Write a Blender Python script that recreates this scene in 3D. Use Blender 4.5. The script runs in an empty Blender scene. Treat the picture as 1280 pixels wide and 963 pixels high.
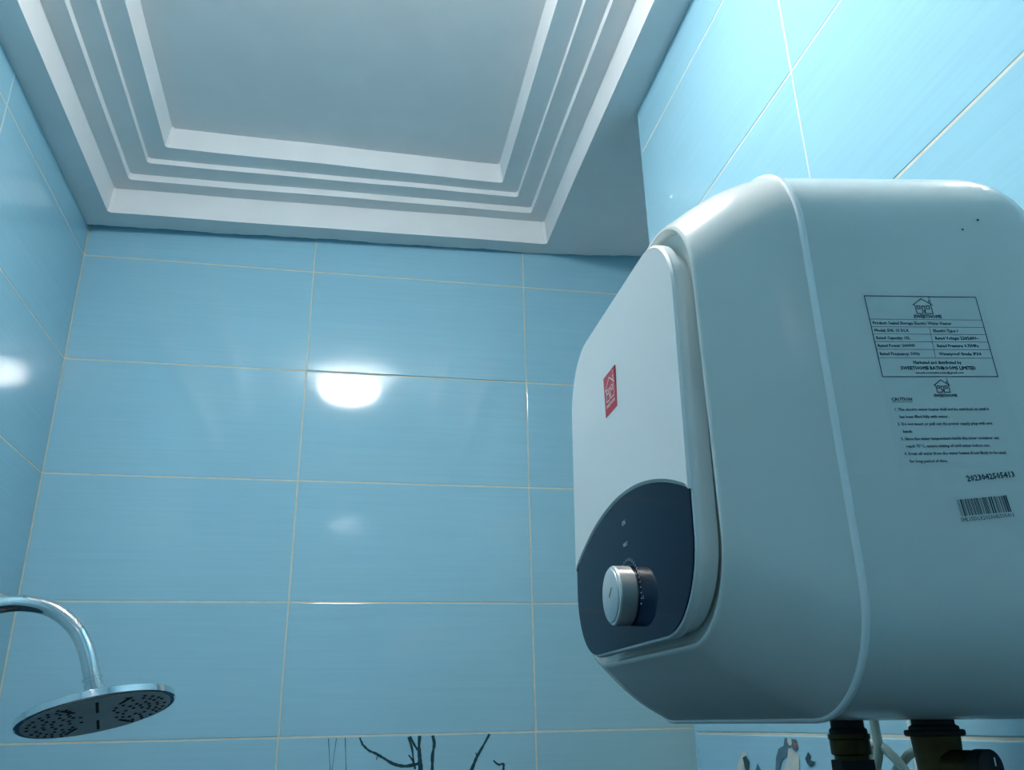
import bpy, bmesh, math, random
from mathutils import Vector, Matrix
random.seed(7)
S = bpy.context.scene
COL = S.collection

# ------------------------------------------------------------------ camera, world, exposure
Z0 = 1.5085                      # floor is z = 0; tile course lines sit at multiples of TH
TH, TW = 0.3017, 0.6             # tile pitch
cam_d = bpy.data.cameras.new('camera')
cam_o = bpy.data.objects.new('camera', cam_d)
COL.objects.link(cam_o)
cam_d.sensor_fit = 'HORIZONTAL'; cam_d.sensor_width = 36.0
cam_d.lens = 1056.175 / 1280.0 * 36.0
cam_d.clip_start = 0.02
cam_o.matrix_world = (Matrix.Translation((0.7317, -2.147, 0.0242 + Z0)) @ Matrix.Rotation(-0.1968, 4, 'Z')
                      @ Matrix.Rotation(math.pi / 2 + 0.3789, 4, 'X') @ Matrix.Rotation(-0.0213, 4, 'Z'))
S.camera = cam_o
w = bpy.data.worlds.new('world'); S.world = w; w.use_nodes = True
w.node_tree.nodes['Background'].inputs[0].default_value = (0.02, 0.025, 0.03, 1)
w.node_tree.nodes['Background'].inputs[1].default_value = 0.3
S.view_settings.view_transform = 'Standard'; S.view_settings.look = 'None'
S.view_settings.gamma = 1.0; S.view_settings.use_curve_mapping = False
S.view_settings.exposure = 2.03
S.cycles.diffuse_bounces = 8; S.cycles.max_bounces = 14
LAMP_POWER = 26.0
LAMP_COL = (1.0, 0.975, 0.945)
LAMP = (0.706, -1.40)

# ------------------------------------------------------------------ measured room numbers
HC, TX = 1.3057 + Z0, 0.028      # ceiling height at x = .6 and its slope along x
W, YE = 1.3371, 0.6642           # heater wall plane and its free end
XR = 1.66                        # recess side
YF = -2.78                       # wall behind the camera
SL = 0.0125                      # left wall runs slightly out of square
def cz(x, d=0.0): return HC + TX * (x - .6) + d

# ------------------------------------------------------------------ materials
def lin(c): return tuple((v / 12.92 if v <= .04045 else ((v + .055) / 1.055) ** 2.4) for v in (k / 255 for k in c))
def mat(name, rgb, rough=.5, metal=0., spec=.5, emit=0., coat=0., var=0., scale=(8, 8, 8), bump=0., rgb2=None, alpha=1.0):
    m = bpy.data.materials.new(name); m.use_nodes = True
    nt = m.node_tree; b = nt.nodes['Principled BSDF']
    c = lin(rgb)
    b.inputs['Base Color'].default_value = (*c, 1); b.inputs['Roughness'].default_value = rough
    b.inputs['Metallic'].default_value = metal; b.inputs['Specular IOR Level'].default_value = spec
    b.inputs['Coat Weight'].default_value = coat; b.inputs['Coat Roughness'].default_value = .05
    b.inputs['Alpha'].default_value = alpha
    if emit:
        b.inputs['Emission Color'].default_value = (*c, 1); b.inputs['Emission Strength'].default_value = emit
    if var or bump:
        tc = nt.nodes.new('ShaderNodeTexCoord'); mp = nt.nodes.new('ShaderNodeMapping'); nz = nt.nodes.new('ShaderNodeTexNoise')
        oi = nt.nodes.new('ShaderNodeObjectInfo'); ad = nt.nodes.new('ShaderNodeVectorMath'); ad.operation = 'ADD'
        mu = nt.nodes.new('ShaderNodeMath'); mu.operation = 'MULTIPLY'; mu.inputs[1].default_value = 37.0
        mp.inputs['Scale'].default_value = scale; nz.inputs['Scale'].default_value = 1.0; nz.inputs['Detail'].default_value = 4.0
        nt.links.new(tc.outputs['Object'], mp.inputs['Vector']); nt.links.new(oi.outputs['Random'], mu.inputs[0])
        nt.links.new(mp.outputs[0], ad.inputs[0]); nt.links.new(mu.outputs[0], ad.inputs[1]); nt.links.new(ad.outputs[0], nz.inputs['Vector'])
        if var:
            mx = nt.nodes.new('ShaderNodeMix'); mx.data_type = 'RGBA'
            c2 = lin(rgb2) if rgb2 else tuple(v * (1 - var) for v in c)
            mx.inputs[6].default_value = (*c2, 1); mx.inputs[7].default_value = (*c, 1)
            rm = nt.nodes.new('ShaderNodeMapRange'); rm.inputs[1].default_value = .3; rm.inputs[2].default_value = .7
            nt.links.new(nz.outputs['Fac'], rm.inputs[0]); nt.links.new(rm.outputs[0], mx.inputs[0]); nt.links.new(mx.outputs[2], b.inputs['Base Color'])
        if bump:
            bp = nt.nodes.new('ShaderNodeBump'); bp.inputs['Strength'].default_value = bump; bp.inputs['Distance'].default_value = .001
            nt.links.new(nz.outputs['Fac'], bp.inputs['Height']); nt.links.new(bp.outputs[0], b.inputs['Normal'])
    return m
M = dict(
    tile=mat('glazed_blue_tile', (147, 196, 214), .07, spec=.5, var=.055, scale=(4, 1, 150)),
    tile_dark=mat('added_deep_blue_tile', (40, 84, 108), .08, spec=.5, var=.16, scale=(3, 1, 95)),  # unseen lower courses, added dark to cut light bounced up from below
    tile_low=mat('glazed_floor_tile', (88, 104, 112), .25, var=.1, scale=(6, 6, 6)),
    grout=mat('cement_grout', (206, 207, 192), .8, var=.15, scale=(40, 40, 40)),
    plaster=mat('white_plaster', (232, 233, 233), .75, spec=.3, var=.05, scale=(9, 9, 9), bump=.05),
    shell=mat('white_abs_plastic', (224, 226, 220), .2, spec=.5, var=.03, scale=(14, 14, 14)),
    panel=mat('satin_white_panel', (222, 228, 228), .38, spec=.4, var=.02, scale=(20, 20, 20)),
    navy=mat('glossy_navy_panel', (5, 28, 52), .06, spec=.06, var=.1, scale=(30, 30, 30)),
    chrome=mat('polished_chrome', (222, 226, 228), .09, metal=1., var=.03, scale=(30, 30, 30)),
    brushed=mat('brushed_steel_cap', (232, 232, 226), .24, metal=.6, var=.05, scale=(200, 8, 8)),
    dial=mat('satin_silver_cap', (190, 200, 204), .4, metal=.3, var=.03, scale=(60, 60, 60)),
    face=mat('grey_spray_face', (215, 224, 224), .35, spec=.5, var=.1, scale=(50, 50, 50)),
    rubber=mat('black_rubber', (16, 18, 20), .6, var=.2, scale=(60, 60, 60)),
    ink=mat('dark_ink', (34, 66, 80), .6, var=.05, scale=(60, 60, 60)),
    inkpale=mat('pale_ink', (176, 196, 204), .6, var=.05, scale=(60, 60, 60)),
    film=mat('clear_label_film', (219, 223, 218), .2, var=.02, scale=(30, 30, 30)),
    sticker=mat('white_paper_sticker', (226, 228, 224), .5, var=.03, scale=(30, 30, 30)),
    red=mat('red_badge', (206, 44, 54), .4, var=.08, scale=(50, 50, 50)),
    white=mat('white_print', (240, 240, 240), .5, var=.03, scale=(50, 50, 50)),
    brass=mat('aged_brass', (84, 72, 40), .42, metal=.8, var=.35, scale=(60, 60, 60)),
    cable=mat('pale_cable_sheath', (205, 212, 196), .45, var=.06, scale=(40, 40, 40)),
    bead=mat('bright_white_trim', (246, 247, 244), .22, var=.02, scale=(20, 20, 20)),
    bounce_wood=mat('warm_bounce_cream_wood', (232, 204, 158), .5, var=.06, scale=(4, 4, 30)),  # cream of the added door, chosen for its warm bounce
    steel=mat('zinc_bracket', (150, 154, 156), .4, metal=.9, var=.1, scale=(30, 30, 30)),
    lamp=mat('glowing_opal_diffuser', (255, 255, 255), .4, emit=LAMP_POWER, var=.0),
    lampbase=mat('white_lamp_base', (230, 230, 230), .4, var=.04, scale=(20, 20, 20)),
    twig=mat('print_dark_teal', (38, 74, 84), .12, var=.25, scale=(60, 60, 60)),
    leafd=mat('print_slate', (80, 116, 132), .12, var=.3, scale=(60, 60, 60)),
    leafp=mat('print_pale', (196, 204, 196), .12, var=.15, scale=(60, 60, 60)),
    leafr=mat('print_rust', (150, 104, 92), .12, var=.2, scale=(60, 60, 60)),
)
e = M['lamp'].node_tree.nodes['Principled BSDF']; e.inputs['Emission Color'].default_value = (*LAMP_COL, 1)

# ------------------------------------------------------------------ object helpers
def tag(o, label=None, cat=None, group=None, kind=None):
    if label: o['label'] = label
    if cat: o['category'] = cat
    if group: o['group'] = group
    if kind: o['kind'] = kind
    return o
def empty(name, loc):
    o = bpy.data.objects.new(name, None); COL.objects.link(o); o.location = loc; o.empty_display_size = .05
    return o
def wloc(o):
    v = Vector((0, 0, 0))
    while o: v += o.location; o = o.parent
    return v
def obj(name, V, F, m, parent=None, smooth=None, loc=None):
    """V in world coordinates"""
    off = wloc(parent) if parent else Vector((0, 0, 0))
    base = Vector(loc) if loc is not None else off
    me = bpy.data.meshes.new(name)
    me.from_pydata([tuple(Vector(v) - base) for v in V], [], F)
    bm = bmesh.new(); bm.from_mesh(me); bmesh.ops.recalc_face_normals(bm, faces=bm.faces); bm.to_mesh(me); bm.free()
    me.materials.append(m); me.validate()
    if smooth is not None:
        for p in me.polygons: p.use_smooth = True
        me.set_sharp_from_angle(angle=math.radians(smooth))
    o = bpy.data.objects.new(name, me); COL.objects.link(o)
    o.location = base - off
    if parent: o.parent = parent
    return o
class MB:
    def __init__(s): s.V = []; s.F = []
    def add(s, V, F):
        n = len(s.V); s.V += [tuple(v) for v in V]; s.F += [tuple(i + n for i in f) for f in F]; return s
    def box(s, a, b):
        (x0, y0, z0), (x1, y1, z1) = a, b
        return s.add([(x0, y0, z0), (x1, y0, z0), (x1, y1, z0), (x0, y1, z0), (x0, y0, z1), (x1, y0, z1), (x1, y1, z1), (x0, y1, z1)],
                     [(0, 3, 2, 1), (4, 5, 6, 7), (0, 1, 5, 4), (1, 2, 6, 5), (2, 3, 7, 6), (3, 0, 4, 7)])
    def loft(s, rings, cap0=True, cap1=True):
        n = len(rings[0]); V = [p for r in rings for p in r]; F = []
        for k in range(len(rings) - 1):
            for i in range(n):
                j = (i + 1) % n
                F.append((k * n + i, k * n + j, (k + 1) * n + j, (k + 1) * n + i))
        if cap0: F.append(tuple(range(n)))
        if cap1: F.append(tuple((len(rings) - 1) * n + i for i in range(n)))
        return s.add(V, F)
    def lathe(s, c, axis, prof, n=40, cap0=True, cap1=True):
        """prof: list of (distance along axis, radius)"""
        a = Vector(axis).normalized(); t = Vector((0, 0, 1)) if abs(a.z) < .9 else Vector((1, 0, 0))
        u = a.cross(t).normalized(); v = a.cross(u)
        c = Vector(c)
        return s.loft([[c + a * d + (u * math.cos(2 * math.pi * i / n) + v * math.sin(2 * math.pi * i / n)) * r for i in range(n)] for d, r in prof], cap0, cap1)
    def tube(s, pts, r, n=16):
        pts = [Vector(p) for p in pts]; rings = []; up = None
        for i, p in enumerate(pts):
            d = (pts[min(i + 1, len(pts) - 1)] - pts[max(i - 1, 0)]).normalized()
            if up is None:
                t = Vector((0, 0, 1)) if abs(d.z) < .9 else Vector((0, 1, 0)); up = (t - d * t.dot(d)).normalized()
            else: up = (up - d * up.dot(d)).normalized()
            q = d.cross(up); rr = r[i] if isinstance(r, (list, tuple)) else r
            rings.append([p + (up * math.cos(2 * math.pi * k / n) + q * math.sin(2 * math.pi * k / n)) * rr for k in range(n)])
        return s.loft(rings)
    def build(s, name, m, parent=None, smooth=None, loc=None): return obj(name, s.V, s.F, m, parent, smooth, loc)
def spline(pts, k=8):
    P = [Vector(p) for p in pts]; out = []
    for i in range(len(P) - 1):
        a, b, c, d = P[max(i - 1, 0)], P[i], P[i + 1], P[min(i + 2, len(P) - 1)]
        for j in range(k):
            t = j / k
            out.append(.5 * ((2 * b) + (c - a) * t + (2 * a - 5 * b + 4 * c - d) * t * t + (3 * b - a - 3 * c + d) * t ** 3))
    out.append(P[-1]); return out

# ================================================================== ROOM
def structure(name, mb, m, label, cat, smooth=None):
    o = mb.build(name, m, None, smooth); tag(o, label, cat, kind='structure'); return o

# --- tiles: one bevelled mesh per size, local x along the course, z up, glazed face at y = 0 looking to -y
_tm = {}
def tile_mesh(wd, ht, m):
    k = (round(wd, 4), round(ht, 4), m.name)
    if k not in _tm:
        bm = bmesh.new(); bmesh.ops.create_cube(bm, size=1)
        for v in bm.verts: v.co = Vector((v.co.x * (wd - .0036), (v.co.y + .5) * .008, v.co.z * (ht - .0036)))
        ed = [e_ for e_ in bm.edges if all(abs(v.co.y) < 1e-6 for v in e_.verts)]
        bmesh.ops.bevel(bm, geom=ed, offset=.0012, segments=3, affect='EDGES', profile=.5)
        me = bpy.data.meshes.new('tile'); bm.to_mesh(me); bm.free(); me.materials.append(m)
        _tm[k] = me
    return _tm[k]
def lay_tiles(wall, org, along, cols, z_top, tilt={}):
    """org: corner point on the glazed plane; along: unit direction of local +x; cols: list of (start, width)"""
    ax = Vector(along).normalized(); yv = Vector((0, 0, 1)).cross(ax)
    R = Matrix((ax, yv, (0, 0, 1))).transposed()
    out = {}
    for ci, (s0, wd) in enumerate(cols):
        r = 0
        while r * TH < z_top - .01:
            ht = min(TH, z_top - r * TH)
            o = bpy.data.objects.new('tile', tile_mesh(wd, ht, M['tile' if r > 3 else 'tile_dark'])); COL.objects.link(o)
            o.parent = wall
            p = Vector(org) + ax * (s0 + wd / 2) + Vector((0, 0, r * TH + ht / 2))
            tx_, tz_ = tilt.get((ci, r), (random.uniform(-.0012, .0012), random.uniform(-.0012, .0012)))
            p = p - yv * (abs(tx_) * ht * .5 if abs(tx_) > .002 else 0)
            o.matrix_world = Matrix.Translation(p) @ (R @ Matrix.Rotation(tz_, 3, 'Z') @ Matrix.Rotation(tx_, 3, 'X')).to_4x4()
            out[(ci, r)] = o; r += 1
    return out
TOP = HC + .045
mb = MB().box((-.12, .0007, 0), (XR + .1, .12, TOP + .02))
wall_back = structure('wall_back', mb, M['grout'], 'far shower wall of large glossy sky blue tiles facing the viewer', 'wall')
tb = lay_tiles(wall_back, (0, 0, 0), (1, 0, 0), [(0, .6), (.6, .6), (1.2, XR - 1.2)], TOP + .01,
               tilt={(1, 8): (-.0060, 0), (1, 7): (0, 0), (0, 8): (0, 0), (0, 7): (0, 0)})
# left wall: plane x = -SL*y, facing +x ; local +x runs towards +y
mb = MB()
nl = Vector((1, SL, 0)).normalized()
def lw(y, d=0): return Vector((-SL * y, y, 0)) + nl * d
ya, yb = .1, YF - .1
mb.loft([[lw(ya, -.0007) , lw(yb, -.0007), lw(yb, -.12), lw(ya, -.12)], [v + Vector((0, 0, TOP + .02)) for v in (lw(ya, -.0007), lw(yb, -.0007), lw(yb, -.12), lw(ya, -.12))]])
wall_left = structure('wall_left', mb, M['grout'], 'side shower wall of glossy blue tiles behind the shower arm', 'wall')
dl = Vector((-SL, 1, 0)).normalized()
Ltot = 2.78
cols = [(Ltot - .6003, .6003), (Ltot - 1.2, .6), (Ltot - 1.8, .6), (Ltot - 2.4, .6), (0, Ltot - 2.4)]
tl = lay_tiles(wall_left, lw(-Ltot), dl, cols, HC - .6 * TX + .012)
# right (heater) wall: faces -x ; local +x runs towards -y
mb = MB().box((W + .0007, YF - .1, 0), (W + .13, -YE - .0012, TOP + .02))
wall_right = structure('wall_right', mb, M['grout'], 'bright glossy blue tiled wall carrying the water heater', 'wall')
tr = lay_tiles(wall_right, (W, -YE, 0), (0, -1, 0), [(0, .5955), (.5955, .6), (1.1955, .6), (1.7955, .33)], cz(W) + .012)
# tiled return on the free end of that wall
mb = MB().box((W + .0002, -YE - .0015, 0), (W + .13, -YE + .0085, TOP))
obj('end_trim', mb.V, mb.F, M['tile'], wall_right)
# wall behind the camera, recess wall; unseen door added to bounce warm light
mb = MB().box((-.12, YF - .12, 0), (W + .13, YF - .0012, TOP + .02))
wall_front = structure('wall_front', mb, M['grout'], 'blue tiled wall on the camera side of the room', 'wall')
lay_tiles(wall_front, (W, YF, 0), (-1, 0, 0), [(0, .6), (.6, .6), (1.2, .13)], TOP)
mb = MB().box((XR + .0012, -YE - .3, 0), (XR + .12, .12, TOP + .02)).box((W + .13, -YE - .15, 0), (XR + .02, -YE - .02, TOP + .02))
wall_recess = structure('wall_recess', mb, M['plaster'], 'plain painted end wall of the recess behind the heater wall', 'wall')
mb = MB().box((XR - .035, -YE + .06, 0.005), (XR, -.05, 2.05))
door = structure('bounce_door', mb, M['bounce_wood'], 'added unseen cream door in the recess that bounces warm light onto the far wall', 'door')
for z0, z1 in ((.2, .9), (1.05, 1.9)):
    MB().box((XR - .042, -YE + .16, z0), (XR - .035, -.15, z1)).build('panel', M['bounce_wood'], door)
MB().lathe((XR - .035, -.1, 1.0), (-1, 0, 0), [(0, .012), (.03, .01), (.034, .026), (.055, .026), (.06, .015)]).build('bounce_door_knob', M['chrome'], door, 40)
# floor
mb = MB().box((-.15, YF - .12, -.1), (XR + .12, .12, -.0085))
floor = structure('floor', mb, M['grout'], 'tiled bathroom floor below the frame', 'floor')
k = 0
for i in range(5):
    for j in range(9):
        x0, y0 = i * .33, YF + j * .31
        MB().box((x0 + .002, y0 + .002, -.0085), (min(x0 + .328, XR + .02), min(y0 + .308, .0), 0)).build('floor_tile', M['tile_low'], floor)

# ================================================================== COFFERED CEILING
def ring_pts(c, n=28, r=.006, amp=.0011, seed=1):
    """c: four corners (back-left, back-right, front-right, front-left) in x,y -> list of (x, y) with hand-run wobble and eased corners"""
    rnd = random.Random(seed); out = []
    ph = [rnd.uniform(0, 6.28) for _ in range(8)]
    for s in range(4):
        a, b = Vector(c[s]), Vector(c[(s + 1) % 4]); d = (b - a); L = d.length; d /= L; nn = Vector((-d.y, d.x))
        for i in range(n):
            t = r / L + (1 - 2 * r / L) * i / (n - 1)
            o = amp * (math.sin(t * 7 + ph[s]) + .6 * math.sin(t * 17 + ph[s + 4])) * min(1, 8 * min(t, 1 - t))
            p = a + d * (t * L) + nn * o
            out.append((p.x, p.y))
    return out
YB = 2 * LAMP[1]                 # coffer is centred on the lamp
def corners(xl, yl, xr, yr, i): return [(xl, yl), (xr, yr), (xr + .004, YB - yr), (xl + .033 * (1 - .0 * i), YB - yl)]
steps = [  # lower ring, upper ring, z low, z high
    (corners(.068, -.087, 1.2614, -.057, 0), corners(.075, -.094, 1.2540, -.064, 0), 0, .071),
    (corners(.121, -.139, 1.2065, -.106, 1), corners(.122, -.140, 1.2055, -.107, 1), .071, .0895),
    (corners(.174, -.1915, 1.157, -.154, 2), corners(.175, -.1925, 1.156, -.155, 2), .0895, .104),
    (corners(.225, -.244, 1.1055, -.1965, 3), corners(.237, -.253, 1.0955, -.2065, 3), .104, .158)]
rings = []
for i, (a, b, z0, z1) in enumerate(steps):
    rings.append(([(x, y, cz(x, z0)) for x, y in ring_pts(a, seed=i)], [(x, y, cz(x, z1)) for x, y in ring_pts(b, seed=i)]))
# centre panel is the ceiling object, everything else hangs from it
pr = rings[3][1]
mb = MB().loft([pr, [(x, y, z + .03) for x, y, z in pr]])
ceiling = structure('ceiling', mb, M['plaster'], 'white plaster coffered ceiling with stepped moulding', 'ceiling')
for i in range(4):
    mb = MB().loft([rings[i][0], rings[i][1]], False, False)
    if i < 3: mb.loft([rings[i][1], rings[i + 1][0]], False, False)
    mb.build('coffer_step', M['plaster'], ceiling, 32)
# flat border around the coffer; its edge along the far wall is ragged and leaves a shadow gap
def gap(x):
    g = .0035 + .015 * max(0, 1 - x / 1.17) ** .5 + (.012 * max(0, (x - 1.24)) / .25)
    return -(g + .0022 * math.sin(x * 13) + .0016 * math.sin(x * 29 + 1) + .0011 * math.sin(x * 71) + .0008 * math.sin(x * 163 + 2))
R0 = ring_pts(steps[0][0], seed=0); n = 28
mb = MB()
def strip(A, B):
    V = [(x, y, cz(x)) for x, y in A] + [(x, y, cz(x)) for x, y in B]; m_ = len(A)
    mb.add(V, [(i, i + 1, m_ + i + 1, m_ + i) for i in range(m_ - 1)])
    V2 = [(x, y, cz(x, .02)) for x, y in B]
back, right, front, left = R0[0:n], R0[n:2 * n], R0[2 * n:3 * n], R0[3 * n:4 * n]
bl, br, fr, fl = back[0], back[-1], front[0], front[-1]
fine = [(-.02 + (XR + .04) * i / 220) for i in range(221)]
# far band in fine pieces, so the ragged edge reads
def yb_at(x):
    if x <= bl[0]: return bl[1]
    if x >= br[0]: return br[1]
    for i in range(n - 1):
        if back[i][0] <= x <= back[i + 1][0]:
            t = (x - back[i][0]) / (back[i + 1][0] - back[i][0]); return back[i][1] * (1 - t) + back[i + 1][1] * t
fx = sorted(set(fine + [p_[0] for p_ in back]))
strip([(x, gap(x)) for x in fx], [(x, yb_at(x)) for x in fx])
mb.add([(x, gap(x), cz(x)) for x in fx] + [(x, gap(x), cz(x, .05)) for x in fx], [(i, i + 1, len(fx) + i + 1, len(fx) + i) for i in range(len(fx) - 1)])
L_ = [bl] + left[::-1] + [fl]
strip([(-.01, p_[1]) for p_ in L_], L_)
R_ = [br] + right + [fr]
RX = [(p_[0], p_[1]) for p_ in R_]
strip(RX, [(W + .004, p_[1]) for p_ in R_])
strip([(W + .0, br[1]), (XR + .02, br[1])], [(W + .0, -YE - .0), (XR + .02, -YE - .0)])
F_ = front
strip([(W + .02, fr[1]), *F_, (-.02, fl[1])], [(W + .02, YF - .01), *[(p_[0], YF - .01) for p_ in F_], (-.02, YF - .01)])
mb.build('ceiling_border', M['plaster'], ceiling)
zt = cz(XR, .2)
MB().box((-.12, YF - .12, zt), (XR + .12, .12, zt + .08)).build('ceiling_slab', M['plaster'], ceiling)
MB().box((-.02, -.045, cz(0, .055)), (XR, .001, cz(0, .06))).build('edge_batten', M['plaster'], ceiling)

# ================================================================== CEILING LAMP (just above the frame)
lz = cz(LAMP[0], .120)
t = empty('ceiling_lamp', (LAMP[0], LAMP[1], lz))
tag(t, 'round white dome lamp glowing at the centre of the coffered ceiling', 'lamp')
MB().lathe((LAMP[0], LAMP[1], lz), (0, 0, -1), [(-.039, .060), (-.004, .060), (-.002, .100), (.006, .102), (.010, .100)], 64).build('lamp_base', M['lampbase'], t, 30)
MB().lathe((LAMP[0], LAMP[1], lz), (0, 0, -1), [(.008, .104), (.012, .122), (.03, .122)] + [(.03 + .045 * math.sin(a * math.pi / 20), .122 * math.cos(a * math.pi / 20) + .001) for a in range(1, 11)], 64).build('diffuser', M['lamp'], t, 30)

# ================================================================== WATER HEATER
CY, NB = -1.559, 24
HB = Z0 + .022; HTOP = Z0 + .376; CZ = (HB + HTOP) / 2
heater = empty('water_heater', (1.16, CY, HB))
tag(heater, 'white box shaped storage water heater with dark blue control panel on the tiled wall', 'water heater')
def rrect(x, hy, z0, z1, r, cy=CY, tilt=0., nc=12, ny=1):
    """rounded rectangle in the y-z plane at x"""
    out = []; zc = (z0 + z1) / 2; hz = (z1 - z0) / 2
    for sy, sz, a0 in ((1, 1, 0), (-1, 1, 90), (-1, -1, 180), (1, -1, 270)):
        for i in range(nc + 1):
            a = math.radians(a0 + 90 * i / nc)
            y = cy + sy * (hy - r) + r * math.cos(a); z = zc + sz * (hz - r) + r * math.sin(a)
            out.append((x + tilt * (z - zc), y, z))
    return out
XS = 1.0; HY = .1775; RS = .066
def sec(x, hy, z0, z1, r): return rrect(x, hy, Z0 + z0, Z0 + z1, r)
# front shell: lip -> seam, gently crowned
fr_ = []
for i in range(9):
    t_ = i / 8; bl_ = .0035 * math.sin(math.pi * t_)
    fr_.append(sec(.9395 + (XS - .002 - .9395) * t_, .150 + (HY - .150) * t_ + bl_, .0615 + (.022 - .0615) * t_ - bl_, .3475 + (.376 - .3475) * t_ + bl_, .06 + .006 * t_))
lip = [sec(.9440, .1440, .0675, .3415, .056), sec(.9390, .1455, .066, .343, .0565), sec(.9375, .1470, .0645, .3445, .058), sec(.9380, .1490, .0625, .3465, .0595)]
MB().loft([sec(.947, .13, .08, .33, .05)] + lip + fr_).build('front_shell', M['shell'], heater, 50)
# raised seam bead
bead = []
for k in range(9):
    a = math.pi * k / 8
    d = .0027 * math.sin(a) ** .8; bead.append(sec(XS - .0023 * math.cos(a), HY + d - .0003, .022 - d + .0003, .376 + d - .0003, RS + d))
MB().loft(bead).build('seam_bead', M['bead'], heater, 50)
# rear shell
def fl(x): return x - 1.002            # the rear shell flares slightly towards the wall
def rsec(x, d=0., dz0=0., r=RS): return sec(x, HY + .06 * fl(min(x, 1.16)) - d, .022 - .02 * fl(x) + dz0, .376 + .062 * fl(min(x, 1.16)) - d, r)
rs = [rsec(1.002 + .128 * i / 4) for i in range(5)]
for i in range(1, 13):
    a = math.radians(65 * i / 12); d = .1 * (1 - math.cos(a))
    rs.append(rsec(1.130 + .1 * math.sin(a), d, d * .35, RS * (1 - .3 * i / 12)))
for i in range(1, 5): rs.append(rsec(1.2206 + .02 * i, .0577 + .01 * i, .0202 + .003 * i, RS * .7))
MB().loft(rs).build('rear_shell', M['shell'], heater, 50)
MB().box((1.285, CY - .09, Z0 + .20), (W - .0005, CY + .09, Z0 + .27)).build('wall_bracket', M['steel'], heater)
# front cover: white slab, proud upper cover, inset navy panel
XF, PT = .9305, .022
PZ0, PZ1, PH, PC = Z0 + .0690, Z0 + .3405, .1312, -1.5585
def psec(dx, ins): return rrect(XF + dx, PH - ins, PZ0 + ins, PZ1 - ins, .056 - ins, cy=PC, tilt=PT)
MB().loft([psec(.0165, .0045), psec(.0072, .0042), psec(.0066, .0002), psec(.0030, .0), psec(.0012, .0008), psec(.0006, .0022)]).build('front_cover', M['panel'], heater, 40)
def fpt(y, z, dx=0): return (XF + PT * (z - (PZ0 + PZ1) / 2) + dx, y, z)
# dividing arc
AZ, AR = Z0 + .1775, .30
def arc_z(y, dz=0): return AZ + dz - AR + math.sqrt(AR * AR - (y - (PC - .006)) ** 2)
def clip_outline(ins, upper, dz):
    base = [(q[1], q[2]) for q in rrect(0, PH - ins, PZ0 + ins, PZ1 - ins, .056 - ins, cy=PC, nc=16)]
    keep = [(y, z) for y, z in base if (z > arc_z(y, dz)) == upper]
    ys = PH - ins
    arc = [(PC - ys + 2 * ys * i / 40, arc_z(PC - ys + 2 * ys * i / 40, dz)) for i in range(41)]
    # keep is ordered counter-clockwise starting at +y side
    if upper: return keep + arc                  # +y side over the top to -y side, then arc back -y -> +y
    k0 = [q for q in keep]
    # lower part: from -y side under to +y side, then arc +y -> -y
    return k0 + arc[::-1]
def slab(name, outl, d0, d1, m, chamf=.0):
    cy_ = sum(q[0] for q in outl) / len(outl); cz_ = sum(q[1] for q in outl) / len(outl)
    r0 = [fpt(y, z, d0) for y, z in outl]; r1 = [fpt(y, z, d1 + chamf) for y, z in outl]
    rr = [r0, r1]
    if chamf:
        r2 = []
        N = len(outl)
        for i, (y, z) in enumerate(outl):
            a, b = outl[i - 1], outl[(i + 1) % N]; ty_, tz_ = b[0] - a[0], b[1] - a[1]; L = math.hypot(ty_, tz_) or 1
            ny_, nz_ = -tz_ / L, ty_ / L
            r2.append(fpt(y + ny_ * chamf, z + nz_ * chamf, d1))
        rr.append(r2)
    return MB().loft(rr).build(name, m, heater, 40)
slab('upper_cover', clip_outline(.0003, True, 0), .0016, -.0012, M['panel'], .0016)
navy = slab('control_panel', clip_outline(.0021, False, -.0006), .0012, -.0002, M['navy'])
navy['label'] = 'glossy dark blue control panel with arched top'
# --- knob
KY, KZ = PC - .0095, Z0 + .1045
kx = fpt(KY, KZ)[0]
knob = MB().lathe((kx - .0002, KY, KZ), (-1, 0, 0), [(0, .0190), (.0012, .0190), (.0013, .0205), (.0118, .0205), (.0130, .0198), (.0136, .0186)], 48).build('temperature_knob', M['brushed'], heater, 30)
knob['label'] = 'round chrome temperature knob'
MB().lathe((kx - .0136, KY, KZ), (-1, 0, 0), [(0, .0183), (.0008, .0181), (.0012, .0172)], 48).build('knob_cap', M['dial'], knob, 30)
MB().add([(kx - .0150, KY + y, KZ + z) for y, z in ((-.0050, .0050), (-.0066, .0044), (.0004, -.0016), (.0018, -.0008))], [(0, 1, 2, 3)]).build('pointer', M['ink'], knob)

# --- print helpers
def text_mesh(mb, s, size, org, u, v, align='LEFT', bold=0.0):
    cu = bpy.data.curves.new('t', 'FONT'); cu.body = s; cu.size = size; cu.align_x = align; cu.resolution_u = 1; cu.offset = bold
    o = bpy.data.objects.new('t', cu); me = o.to_mesh()
    o_ = Vector(org); U = Vector(u); Vv = Vector(v)
    mb.add([o_ + U * p.co.x + Vv * p.co.y for p in me.vertices], [tuple(p.vertices) for p in me.polygons])
    o.to_mesh_clear(); bpy.data.objects.remove(o); bpy.data.curves.remove(cu)
def line2(mb, pts, wd, org, u, v, closed=False):
    o_ = Vector(org); U = Vector(u); Vv = Vector(v)
    P = [Vector(p) for p in pts]; 
    if closed: P = P + [P[0]]
    for a, b in zip(P[:-1], P[1:]):
        d = (b - a).normalized(); nn = Vector((-d.y, d.x)) * wd / 2; a2, b2 = a - d * wd * .3, b + d * wd * .3
        mb.add([o_ + U * q.x + Vv * q.y for q in (a2 + nn, b2 + nn, b2 - nn, a2 - nn)], [(0, 1, 2, 3)])
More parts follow.
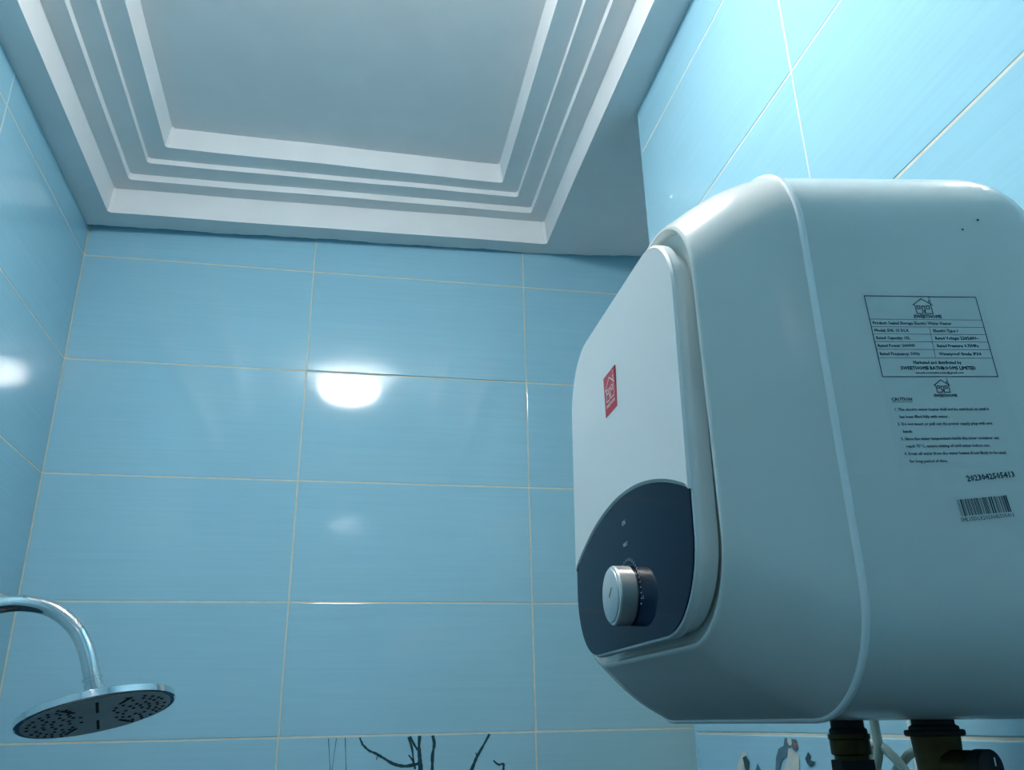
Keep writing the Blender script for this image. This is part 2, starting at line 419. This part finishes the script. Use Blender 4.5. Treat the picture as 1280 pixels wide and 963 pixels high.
def house(mb, cx, cy, s, org, u, v, wd):
    """line emblem: gabled house, chimney smoke, two windows, door and path"""
    f = lambda pts: [(cx + x * s, cy + y * s) for x, y in pts]
    line2(mb, f([(-.60, .10), (0, .50), (.60, .10)]), wd, org, u, v)
    line2(mb, f([(-.48, .12), (-.45, -.42), (-.12, -.42)]), wd, org, u, v)
    line2(mb, f([(.48, .12), (.50, -.42), (.14, -.42)]), wd, org, u, v)
    for c in (-.285, .285): line2(mb, f([(c - .085, .06), (c + .085, .06), (c + .085, -.12), (c - .085, -.12)]), wd, org, u, v, True)
    line2(mb, f([(-.09, -.25), (-.09, .04), (.09, .04), (.09, -.25)]), wd, org, u, v)
    line2(mb, f([(-.06, -.25), (-.10, -.42)]), wd, org, u, v); line2(mb, f([(.04, -.22), (.06, -.42)]), wd * 1.6, org, u, v)
    line2(mb, f([(.42, .24), (.42, .40), (.52, .40), (.52, .18)]), wd * .8, org, u, v)
    line2(mb, f([(.46, .46), (.52, .56), (.44, .62)]), wd * .6, org, u, v)

# --- red badge on the front (reads from -x: u -> -y)
bx = fpt(0, Z0 + .264, -.0017)[0]
bz, byc = Z0 + .2660, PC + .0095
bd = MB().box((bx, byc - .0150, bz - .0175), (bx + .0008, byc + .0150, bz + .0165)).build('badge', M['red'], heater)
bd['label'] = 'red square badge with white house emblem'
mb = MB(); og = (bx - .0002, byc, bz); U, V_ = (0, -1, 0), (0, 0, 1)
house(mb, 0, .002, .0200, og, U, V_, .0009); text_mesh(mb, 'SWEETHOME', .0038, (bx - .0002, byc, bz - .0115), U, V_, 'CENTER', .00008)
mb.build('emblem', M['white'], bd)
# --- faint marks and dial scale on the control panel
mb = MB()
text_mesh(mb, 'ON', .0052, fpt(KY + .0055, Z0 + .1555, -.0004), U, V_, 'CENTER'); text_mesh(mb, 'HEAT', .0040, fpt(KY + .0035, Z0 + .1400, -.0004), U, V_, 'CENTER')
mb.build('panel_marks', M['inkpale'], navy)
mb = MB(); o0 = fpt(KY, KZ, -.0004)
for i in range(26):
    a = math.radians(190 - 210 * i / 25); c_, s_ = math.cos(a), math.sin(a)
    line2(mb, [(c_ * .0240, s_ * .0240), (c_ * .0258, s_ * .0258)], .0003 + .0004 * i / 25, o0, U, V_)
text_mesh(mb, '75', .003, fpt(KY - .0285, KZ - .006, -.0004), U, V_, 'CENTER')
mb.build('dial_scale', M['inkpale'], navy)
# --- rating label on the side that faces -y
def sp(x): return CY - HY - .06 * (x - 1.002)
def flat(mb, off):
    mb.V = [(x, sp(x) - off, z) for x, y, z in mb.V]; return mb
O = Vector((1.0345, 0, Z0 + .2075)); UX = Vector((.0740, 0, .0025)); UZ = Vector((-.0016, 0, .0532))
u1 = UX.normalized(); v1 = UZ.normalized(); LW, LH = UX.length, UZ.length
A = O + UX * -.04 - UZ * 1.12
fl_ = MB().add([O - UX * .03 - UZ * 1.05, O + UX * 1.06 - UZ * 1.05, O + UX * 1.06 + UZ * 1.06, O - UX * .03 + UZ * 1.06], [(0, 1, 2, 3)])
film = flat(fl_, .00008).build('rating_label', M['film'], heater); film['label'] = 'printed rating and caution label'
mb = MB()
line2(mb, [(0, 0), (LW, 0), (LW, LH), (0, LH)], .0006, O, u1, v1, True)
ys = [LH * k_ for k_ in (.705, .61, .52, .425, .33, .225)]
for y in ys: line2(mb, [(0, y), (LW, y)], .00028, O, u1, v1)
line2(mb, [(LW * .51, ys[1]), (LW * .495, ys[5])], .00028, O, u1, v1)
house(mb, LW * .5, LH * .868, .0110, O, u1, v1, .0006)
def T(s, x, y, size, al='LEFT', b=.00007): text_mesh(mb, s, size, O + u1 * x + v1 * y, u1, v1, al, b)
T('SWEETHOME', LW * .52, LH * .725, .0031, 'CENTER', .00016)
rows = [('Product: Sealed Storage Electric Water Heater', ''), ('Model: SHL 15 DLX', 'Electric Type: I'), ('Rated Capacity: 15L', 'Rated Voltage: 220/240V~'),
        ('Rated Power: 2000W', 'Rated Pressure: 0.75MPa'), ('Rated Frequency: 50Hz', 'Waterproof Grade: IPX4')]
for i, (a, b) in enumerate(rows):
    y = (ys[i] + ys[i + 1]) / 2 - .0009
    T(a, LW * .02, y, .0027, b=.0001)
    if b: T(b, LW * .535, y, .0027, b=.0001)
T('Marketed and distributed by', LW * .5, LH * .155, .0027, 'CENTER', .0001)
T('SWEETHOME BATHROOMS LIMITED', LW * .5, LH * .085, .0030, 'CENTER', .00014)
T('sweethomebathrooms@gmail.com', LW * .5, LH * .035, .0022, 'CENTER', .00004)
house(mb, LW * .49, -LH * .12, .0085, O, u1, v1, .00055); T('SWEETHOME', LW * .50, -LH * .24, .0025, 'CENTER', .00012)
T('CAUTION', LW * .03, -LH * .285, .0029, 'LEFT', .00012); line2(mb, [(LW * .03, -LH * .30), (LW * .20, -LH * .30)], .0003, O, u1, v1)
caution = [(0, '1. The electric water heater shall not be switched on until it'), (1, 'has been filled fully with water.'), (0, '2. Do not insert or pull out the power supply plug with wet'), (1, 'hands.'),
           (0, '3. Since the water temperature inside the inner container can'), (1, 'reach 75\u00b0C, ensure mixing of cold water before use.'), (0, '4. Drain all water from the water heater if not likely to be used'), (1, 'for long period of time.')]
for i, (ind, s) in enumerate(caution): T(s, LW * (.035 + .03 * ind), -LH * (.40 + .0835 * i), .00245, 'LEFT', .00007)
flat(mb, .0002).build('label_print', M['ink'], film)
# --- serial number and bar code stickers, stuck on a little askew
def stick(name, c, wd, ht, ang):
    u = Vector((math.cos(ang), 0, math.sin(ang))); v = Vector((-math.sin(ang), 0, math.cos(ang)))
    c = Vector((c[0], 0, c[1]))
    s = flat(MB().add([c - u * wd / 2 - v * ht / 2, c + u * wd / 2 - v * ht / 2, c + u * wd / 2 + v * ht / 2, c - u * wd / 2 + v * ht / 2], [(0, 1, 2, 3)]), .00012).build(name, M['film'], heater)
    return s, c, u, v
s, c, u, v = stick('serial_sticker', (1.0885, Z0 + .1482), .030, .0070, .105)
mb = MB(); text_mesh(mb, '2023042505413', .0047, c - v * .0017, u, v, 'CENTER', .00016); flat(mb, .00025).build('serial_print', M['ink'], s)
s, c, u, v = stick('barcode_sticker', (1.0802, Z0 + .1300), .035, .0140, .095)
mb = MB(); x = -.0155; rb = random.Random(4)
while x < .0150:
    wd = rb.choice((.0003, .0003, .0006, .0009)); line2(mb, [(x + wd / 2, -.0035), (x + wd / 2, .0055)], wd, c, u, v); x += wd + rb.choice((.0003, .0003, .0005, .0008))
text_mesh(mb, 'SHL15DLX2023042505413', .0030, c - v * .0066, u, v, 'CENTER', .00002); flat(mb, .00025).build('barcode_print', M['ink'], s)
# two tiny specks on the shell
mb = MB()
for x, z in ((1.1223, .3203), (1.1097, .3123)): mb.lathe((x, sp(x) + .0006, Z0 + z), (0, -1, 0), [(0, .0008), (.0012, .0006)], 10)
mb.build('specks', M['ink'], heater)

# ================================================================== PIPEWORK UNDER THE HEATER
PX, PY1, PY2 = 1.105, -1.526, -1.626
def fit(name, label, y, parts):
    o = empty(name, (PX, y, HB - .16)); tag(o, label, 'pipe fitting')
    for pn, m, prof, ns in parts:
        MB().lathe((PX, y, HB), (0, 0, -1), prof, ns).build(pn, m, o, 40)
    return o
f1 = fit('outlet_pipe', 'dark brass union and pipe under the heater next to the pale cable', PY1, [
    ('gasket', M['rubber'], [(-.001, .020), (.0012, .020)], 32),
    ('nipple', M['rubber'], [(.0012, .0118), (.007, .0118), (.0085, .0135), (.0115, .0135)], 32),
    ('collar', M['brass'], [(.0115, .0150), (.0145, .0150), (.0155, .0140)], 32),
    ('union_nut', M['brass'], [(.0155, .0142), (.0250, .0142), (.0262, .0122), (.0290, .0122)], 6 * 4),
    ('tail_nut', M['rubber'], [(.0290, .0150), (.0420, .0150), (.0430, .0105)], 6),
    ('pipe', M['brass'], [(.0430, .0098), (.14, .0098)], 24)])
f2 = fit('safety_valve', 'dark brass safety valve with a side outlet under the heater', PY2, [
    ('gasket', M['rubber'], [(-.001, .023), (.0012, .023)], 32),
    ('nipple', M['rubber'], [(.0012, .0128), (.005, .0128), (.0062, .0148), (.0080, .0150)], 32),
    ('flange', M['rubber'], [(.0080, .0172), (.0088, .0180), (.0110, .0180), (.0118, .0170)], 32),
    ('valve_body', M['brass'], [(.0118, .0148), (.0300, .0136), (.0500, .0136), (.0520, .0105)], 32),
    ('pipe', M['brass'], [(.0520, .0098), (.14, .0098)], 24)])
MB().lathe((PX, PY2 - .010, HB - .0290), (.25, -1, 0), [(0, .0095), (.016, .0095), (.018, .0085)], 28).build('side_outlet', M['brass'], f2, 40)
cap = MB().lathe((PX + .0042, PY2 - .0275, HB - .0295), (.25, -1, 0), [(0, .0098), (.002, .0108), (.010, .0108), (.012, .008)], 28).build('outlet_cap', M['rubber'], f2, 40)
mb = MB(); line2(mb, [(0, .002), (0, .006)], .0012, (PX + .0076, PY2 - .0400, HB - .0295), (1, .25, 0), (0, 0, 1)); mb.build('cap_mark', M['white'], cap)
for o, y in ((f1, PY1), (f2, PY2)):
    arcp = [(PX, y, HB - .13)] + [(PX + .05 * (1 - math.cos(a * math.pi / 16)), y, HB - .14 - .05 * math.sin(a * math.pi / 16)) for a in range(0, 9)] + [(W - .001, y, HB - .19)]
    MB().tube(arcp, .0095, 18).build('elbow_pipe', M['brass'], o, 50)
    MB().lathe((W - .0005, y, HB - .19), (-1, 0, 0), [(0, .03), (.003, .03), (.008, .014)], 28).build('wall_flange', M['chrome'], o, 40)
cab = empty('power_cable', (1.22, -1.38, HB - .09)); tag(cab, 'pale flexible cable hanging and looping behind the brass fittings', 'cable')
pts = spline([(1.22, -1.381, HB + .004), (1.22, -1.3815, HB - .014), (1.218, -1.384, HB - .030), (1.216, -1.376, HB - .05), (1.222, -1.36, HB - .075), (1.24, -1.37, HB - .095), (1.25, -1.41, HB - .098), (1.25, -1.44, HB - .08), (1.247, -1.435, HB - .048), (1.243, -1.412, HB - .031), (1.240, -1.390, HB - .036), (1.236, -1.372, HB - .06), (1.25, -1.36, HB - .12), (1.30, -1.36, HB - .19), (W, -1.36, HB - .20)], 8)
MB().tube(pts, .0042, 12).build('cable_run', M['cable'], cab, 60)
pts = spline([(1.222, -1.362, HB - .026), (1.222, -1.378, HB - .0245), (1.222, -1.394, HB - .031), (1.222, -1.412, HB - .044), (1.222, -1.43, HB - .062), (1.23, -1.44, HB - .085), (1.25, -1.41, HB - .11), (1.25, -1.37, HB - .10), (1.236, -1.356, HB - .06), (1.226, -1.356, HB - .035), (1.222, -1.362, HB - .026)], 8)
MB().tube(pts, .0042, 12).build('cable_loop', M['cable'], cab, 60)
MB().lathe((W - .0005, -1.36, HB - .20), (-1, 0, 0), [(0, .012), (.004, .012), (.006, .006)], 20).build('cable_grommet', M['rubber'], cab, 40)

# ================================================================== SHOWER HEAD AND ARM
D = Vector((.4460, -.9761, .0405 + Z0)); N_ = Vector((.2376, -.1646, -.9577)).normalized()
sh = empty('shower_head', D); tag(sh, 'round chrome rain shower head on a curved arm from the tiled wall', 'shower head')
RH = .0885
MB().lathe(D, -N_, [(.0004, RH - .006), (0, RH - .002), (.0012, RH), (.0085, RH), (.0100, RH - .002), (.0125, RH - .02), (.016, .05), (.019, .022), (.0205, .0155)], 72).build('head_disc', M['chrome'], sh, 35)
fc = MB().lathe(D + N_ * .0004, -N_, [(-.0004, RH - .0075), (0, RH - .0065), (.0006, RH - .0065)], 72).build('spray_face', M['face'], sh, 35)
ax_u = Vector((.9528, .2313, .1967)); ax_u = (ax_u - N_ * ax_u.dot(N_)).normalized(); ax_v = N_.cross(ax_u)
FC = D + N_ * .0010
mb = MB(); rn = random.Random(3)
for r, cnt in ((.013, 6), (.022, 10), (.031, 15), (.040, 20), (.049, 25), (.058, 30), (.067, 34), (.075, 38)):
    for i in range(cnt):
        a = 2 * math.pi * (i + .5 * (cnt % 4 == 0)) / cnt + rn.uniform(-.03, .03)
        if abs(math.cos(a)) < .30 + .010 / r: continue
        if rn.random() < .22: continue
        c = FC + ax_u * (r * math.cos(a)) + ax_v * (r * math.sin(a))
        mb.lathe(c, N_, [(-.0012, .0023), (.0004, .0021), (.0008, .0014)], 8)
noz = mb.build('nozzles', M['rubber'], fc, 40); noz['kind'] = 'stuff'
for sgn in (-1, 1):
    for da in (-.55, 0, .55):
        dv = ax_u * math.sin(da) + ax_v * (sgn * math.cos(da)); sd = N_.cross(dv)
        r0, r1 = (.020, .066) if da == 0 else (.046, .070)
        c = [FC + dv * q + sd * s_ + N_ * hh for hh in (-.001, .0006) for q, s_ in ((r0, -.0016), (r1, -.0016), (r1, .0016), (r0, .0016))]
        MB().add(c, [(0, 1, 2, 3), (4, 5, 6, 7), (0, 1, 5, 4), (1, 2, 6, 5), (2, 3, 7, 6), (3, 0, 4, 7)]).build('spray_slot', M['rubber'], fc)
top = D - N_ * .0205
neck_dir = (Vector((.4311, -.9761, .0904 + Z0)) - top).normalized()
MB().lathe(top - neck_dir * .002, neck_dir, [(0, .0110), (.022, .0110), (.0224, .0088), (.0238, .0088), (.0242, .0116), (.0280, .0116), (.0286, .0098)], 32).build('swivel_collar', M['chrome'], sh, 35)
arm = [top + neck_dir * .024, (.4297, -.9761, .0950 + Z0), (.4215, -.9761, .1169 + Z0), (.4079, -.9761, .1393 + Z0), (.3904, -.9761, .1557 + Z0), (.3714, -.9761, .1665 + Z0), (.3489, -.9761, .1716 + Z0),
       (.3274, -.9761, .1718 + Z0), (.30, -.9761, .1665 + Z0), (.22, -.9761, .147 + Z0), (.12, -.9761, .123 + Z0), (.03, -.9761, .102 + Z0), (.0122, -.9761, .098 + Z0)]
MB().tube(spline(arm, 7), .0098, 24).build('shower_arm', M['chrome'], sh, 60)
MB().lathe((.0126, -.9761, .098 + Z0), (1, 0, 0), [(0, .03), (.003, .03), (.010, .022), (.014, .0105)], 36).build('wall_flange', M['chrome'], sh, 35)

# ================================================================== PRINTED MOTIFS ON THE BORDER COURSE
def child_print(name, tile, V, F, m):
    me = bpy.data.meshes.new(name); iv = tile.matrix_world.inverted()
    me.from_pydata([tuple(iv @ Vector(v)) for v in V], [], F); me.materials.append(m)
    o = bpy.data.objects.new(name, me); COL.objects.link(o); o.parent = tile
    return o
bpy.context.view_layer.update()
tw_ = tb[(1, 4)]
tw_['label'] = 'blue tile printed with bare dark twigs'
mb = MB(); dyy = -.0006
def ribbon(pts, w0, w1):
    P = spline([(x, z, 0) for x, z in pts], 4); rr = random.Random(len(pts))
    L, Rr = [], []
    for i, p in enumerate(P):
        d = (P[min(i + 1, len(P) - 1)] - P[max(i - 1, 0)]).normalized(); wd = (w0 + (w1 - w0) * i / (len(P) - 1)) * rr.uniform(.75, 1.25) / 2
        L.append((p.x - d.y * wd, dyy, p.y + d.x * wd + Z0)); Rr.append((p.x + d.y * wd, dyy, p.y - d.x * wd + Z0))
    m_ = len(P); mb.add(L + Rr, [(i, i + 1, m_ + i + 1, m_ + i) for i in range(m_ - 1)])
ribbon([(.7829, -.004), (.7904, -.0185), (.8046, -.0316), (.8203, -.0384), (.8413, -.05), (.8622, -.0617), (.8865, -.0671), (.9106, -.0646), (.9209, -.0617)], .004, .008)
ribbon([(.7904, -.0185), (.7862, -.021)], .003, .002); ribbon([(.835, -.046), (.826, -.044), (.823, -.052)], .004, .002)
ribbon([(.9214, -.003), (.9202, -.0265), (.9225, -.0522), (.9247, -.0764), (.925, -.16), (.93, -.24)], .007, .012)
ribbon([(.8952, -.0049), (.9046, -.0325), (.9088, -.0645)], .006, .004); ribbon([(.8986, -.0035), (.9096, -.023), (.9175, -.0328)], .005, .006)
ribbon([(.9513, -.003), (.9558, -.0209), (.952, -.0466), (.9518, -.0771), (.95, -.2)], .006, .008)
ribbon([(1.0871, -.003), (1.0725, -.0269), (1.0563, -.0525), (1.0437, -.0798), (1.02, -.13), (1.0, -.22)], .005, .009); ribbon([(1.0563, -.0525), (1.054, -.042)], .004, .002)
ribbon([(1.0955, -.0607), (1.1079, -.07), (1.1187, -.0687), (1.1192, -.0819), (1.11, -.15)], .003, .007)
ribbon([(.8962, -.0435), (.9069, -.0565), (.9125, -.0741)], .003, .005)
child_print('twig_print', tw_, mb.V, mb.F, M['twig'])
mb = MB(); ribbon([(.712, -.004), (.720, -.0715)], .0018, .0018); ribbon([(.7498, -.0032), (.7553, -.0715)], .0018, .0018); ribbon([(.730, -.004), (.724, -.07)], .0014, .0014)
child_print('reed_print', tw_, mb.V, mb.F, M['leafd'])
fw = tr[(0, 4)]; fw['label'] = 'blue tile printed with pale and slate flowers'
shapes = {
 'leafpale': ('leafp', [(-.8187, -.043), (-.8411, -.0255), (-.8576, -.0279), (-.8442, -.0393), (-.8375, -.0511), (-.83, -.09), (-.80, -.09), (-.8126, -.0522)]),
 'leaf': ('twig', [(-.8388, -.0339), (-.85, -.0308), (-.8614, -.0387), (-.8564, -.0503), (-.85, -.09), (-.8444, -.0508)]),
 'blue': ('leafd', [(-.8782, -.0493), (-.8873, -.0397), (-.8961, -.0485), (-.905, -.09), (-.87, -.09)]),
 'stem': ('leafd', [(-.9798, -.0045), (-.9736, -.0145), (-.9579, -.0186), (-.9471, -.0305), (-.941, -.0465), (-.937, -.08), (-.95, -.08), (-.9529, -.046), (-.9641, -.0324), (-.9781, -.0282), (-.9966, -.0127), (-.9993, -.0048)]),
 'dark': ('leafd', [(-.9966, -.0127), (-.9996, -.0214), (-1.0143, -.0173), (-1.0122, -.0063), (-.9993, -.005)]),
 'white': ('leafp', [(-.9871, -.0167), (-1.0003, -.0189), (-1.0142, -.0271), (-1.0093, -.0435), (-1.0, -.09), (-.955, -.09), (-.9675, -.0454), (-.981, -.0281)]),
 'petal': ('leafp', [(-.9883, -.004), (-.9992, -.0045), (-.998, -.0127), (-.9907, -.0141), (-.9865, -.0092)]),
 'rust': ('leafr', [(-1.0029, -.0101), (-1.0113, -.0094), (-1.0139, -.0142), (-1.0038, -.0163)]),
 'bird': ('twig', [(-1.0294, -.029), (-1.0397, -.0203), (-1.0447, -.0249), (-1.0394, -.0299), (-1.0564, -.0322), (-1.0395, -.0382), (-1.0328, -.0349)]),
}
for i, (nm, (mm, pts)) in enumerate(shapes.items()):
    child_print('flower_print', fw, [(W - .0006 - .00008 * i, y, z + Z0) for y, z in pts], [tuple(range(len(pts)))], M[mm])
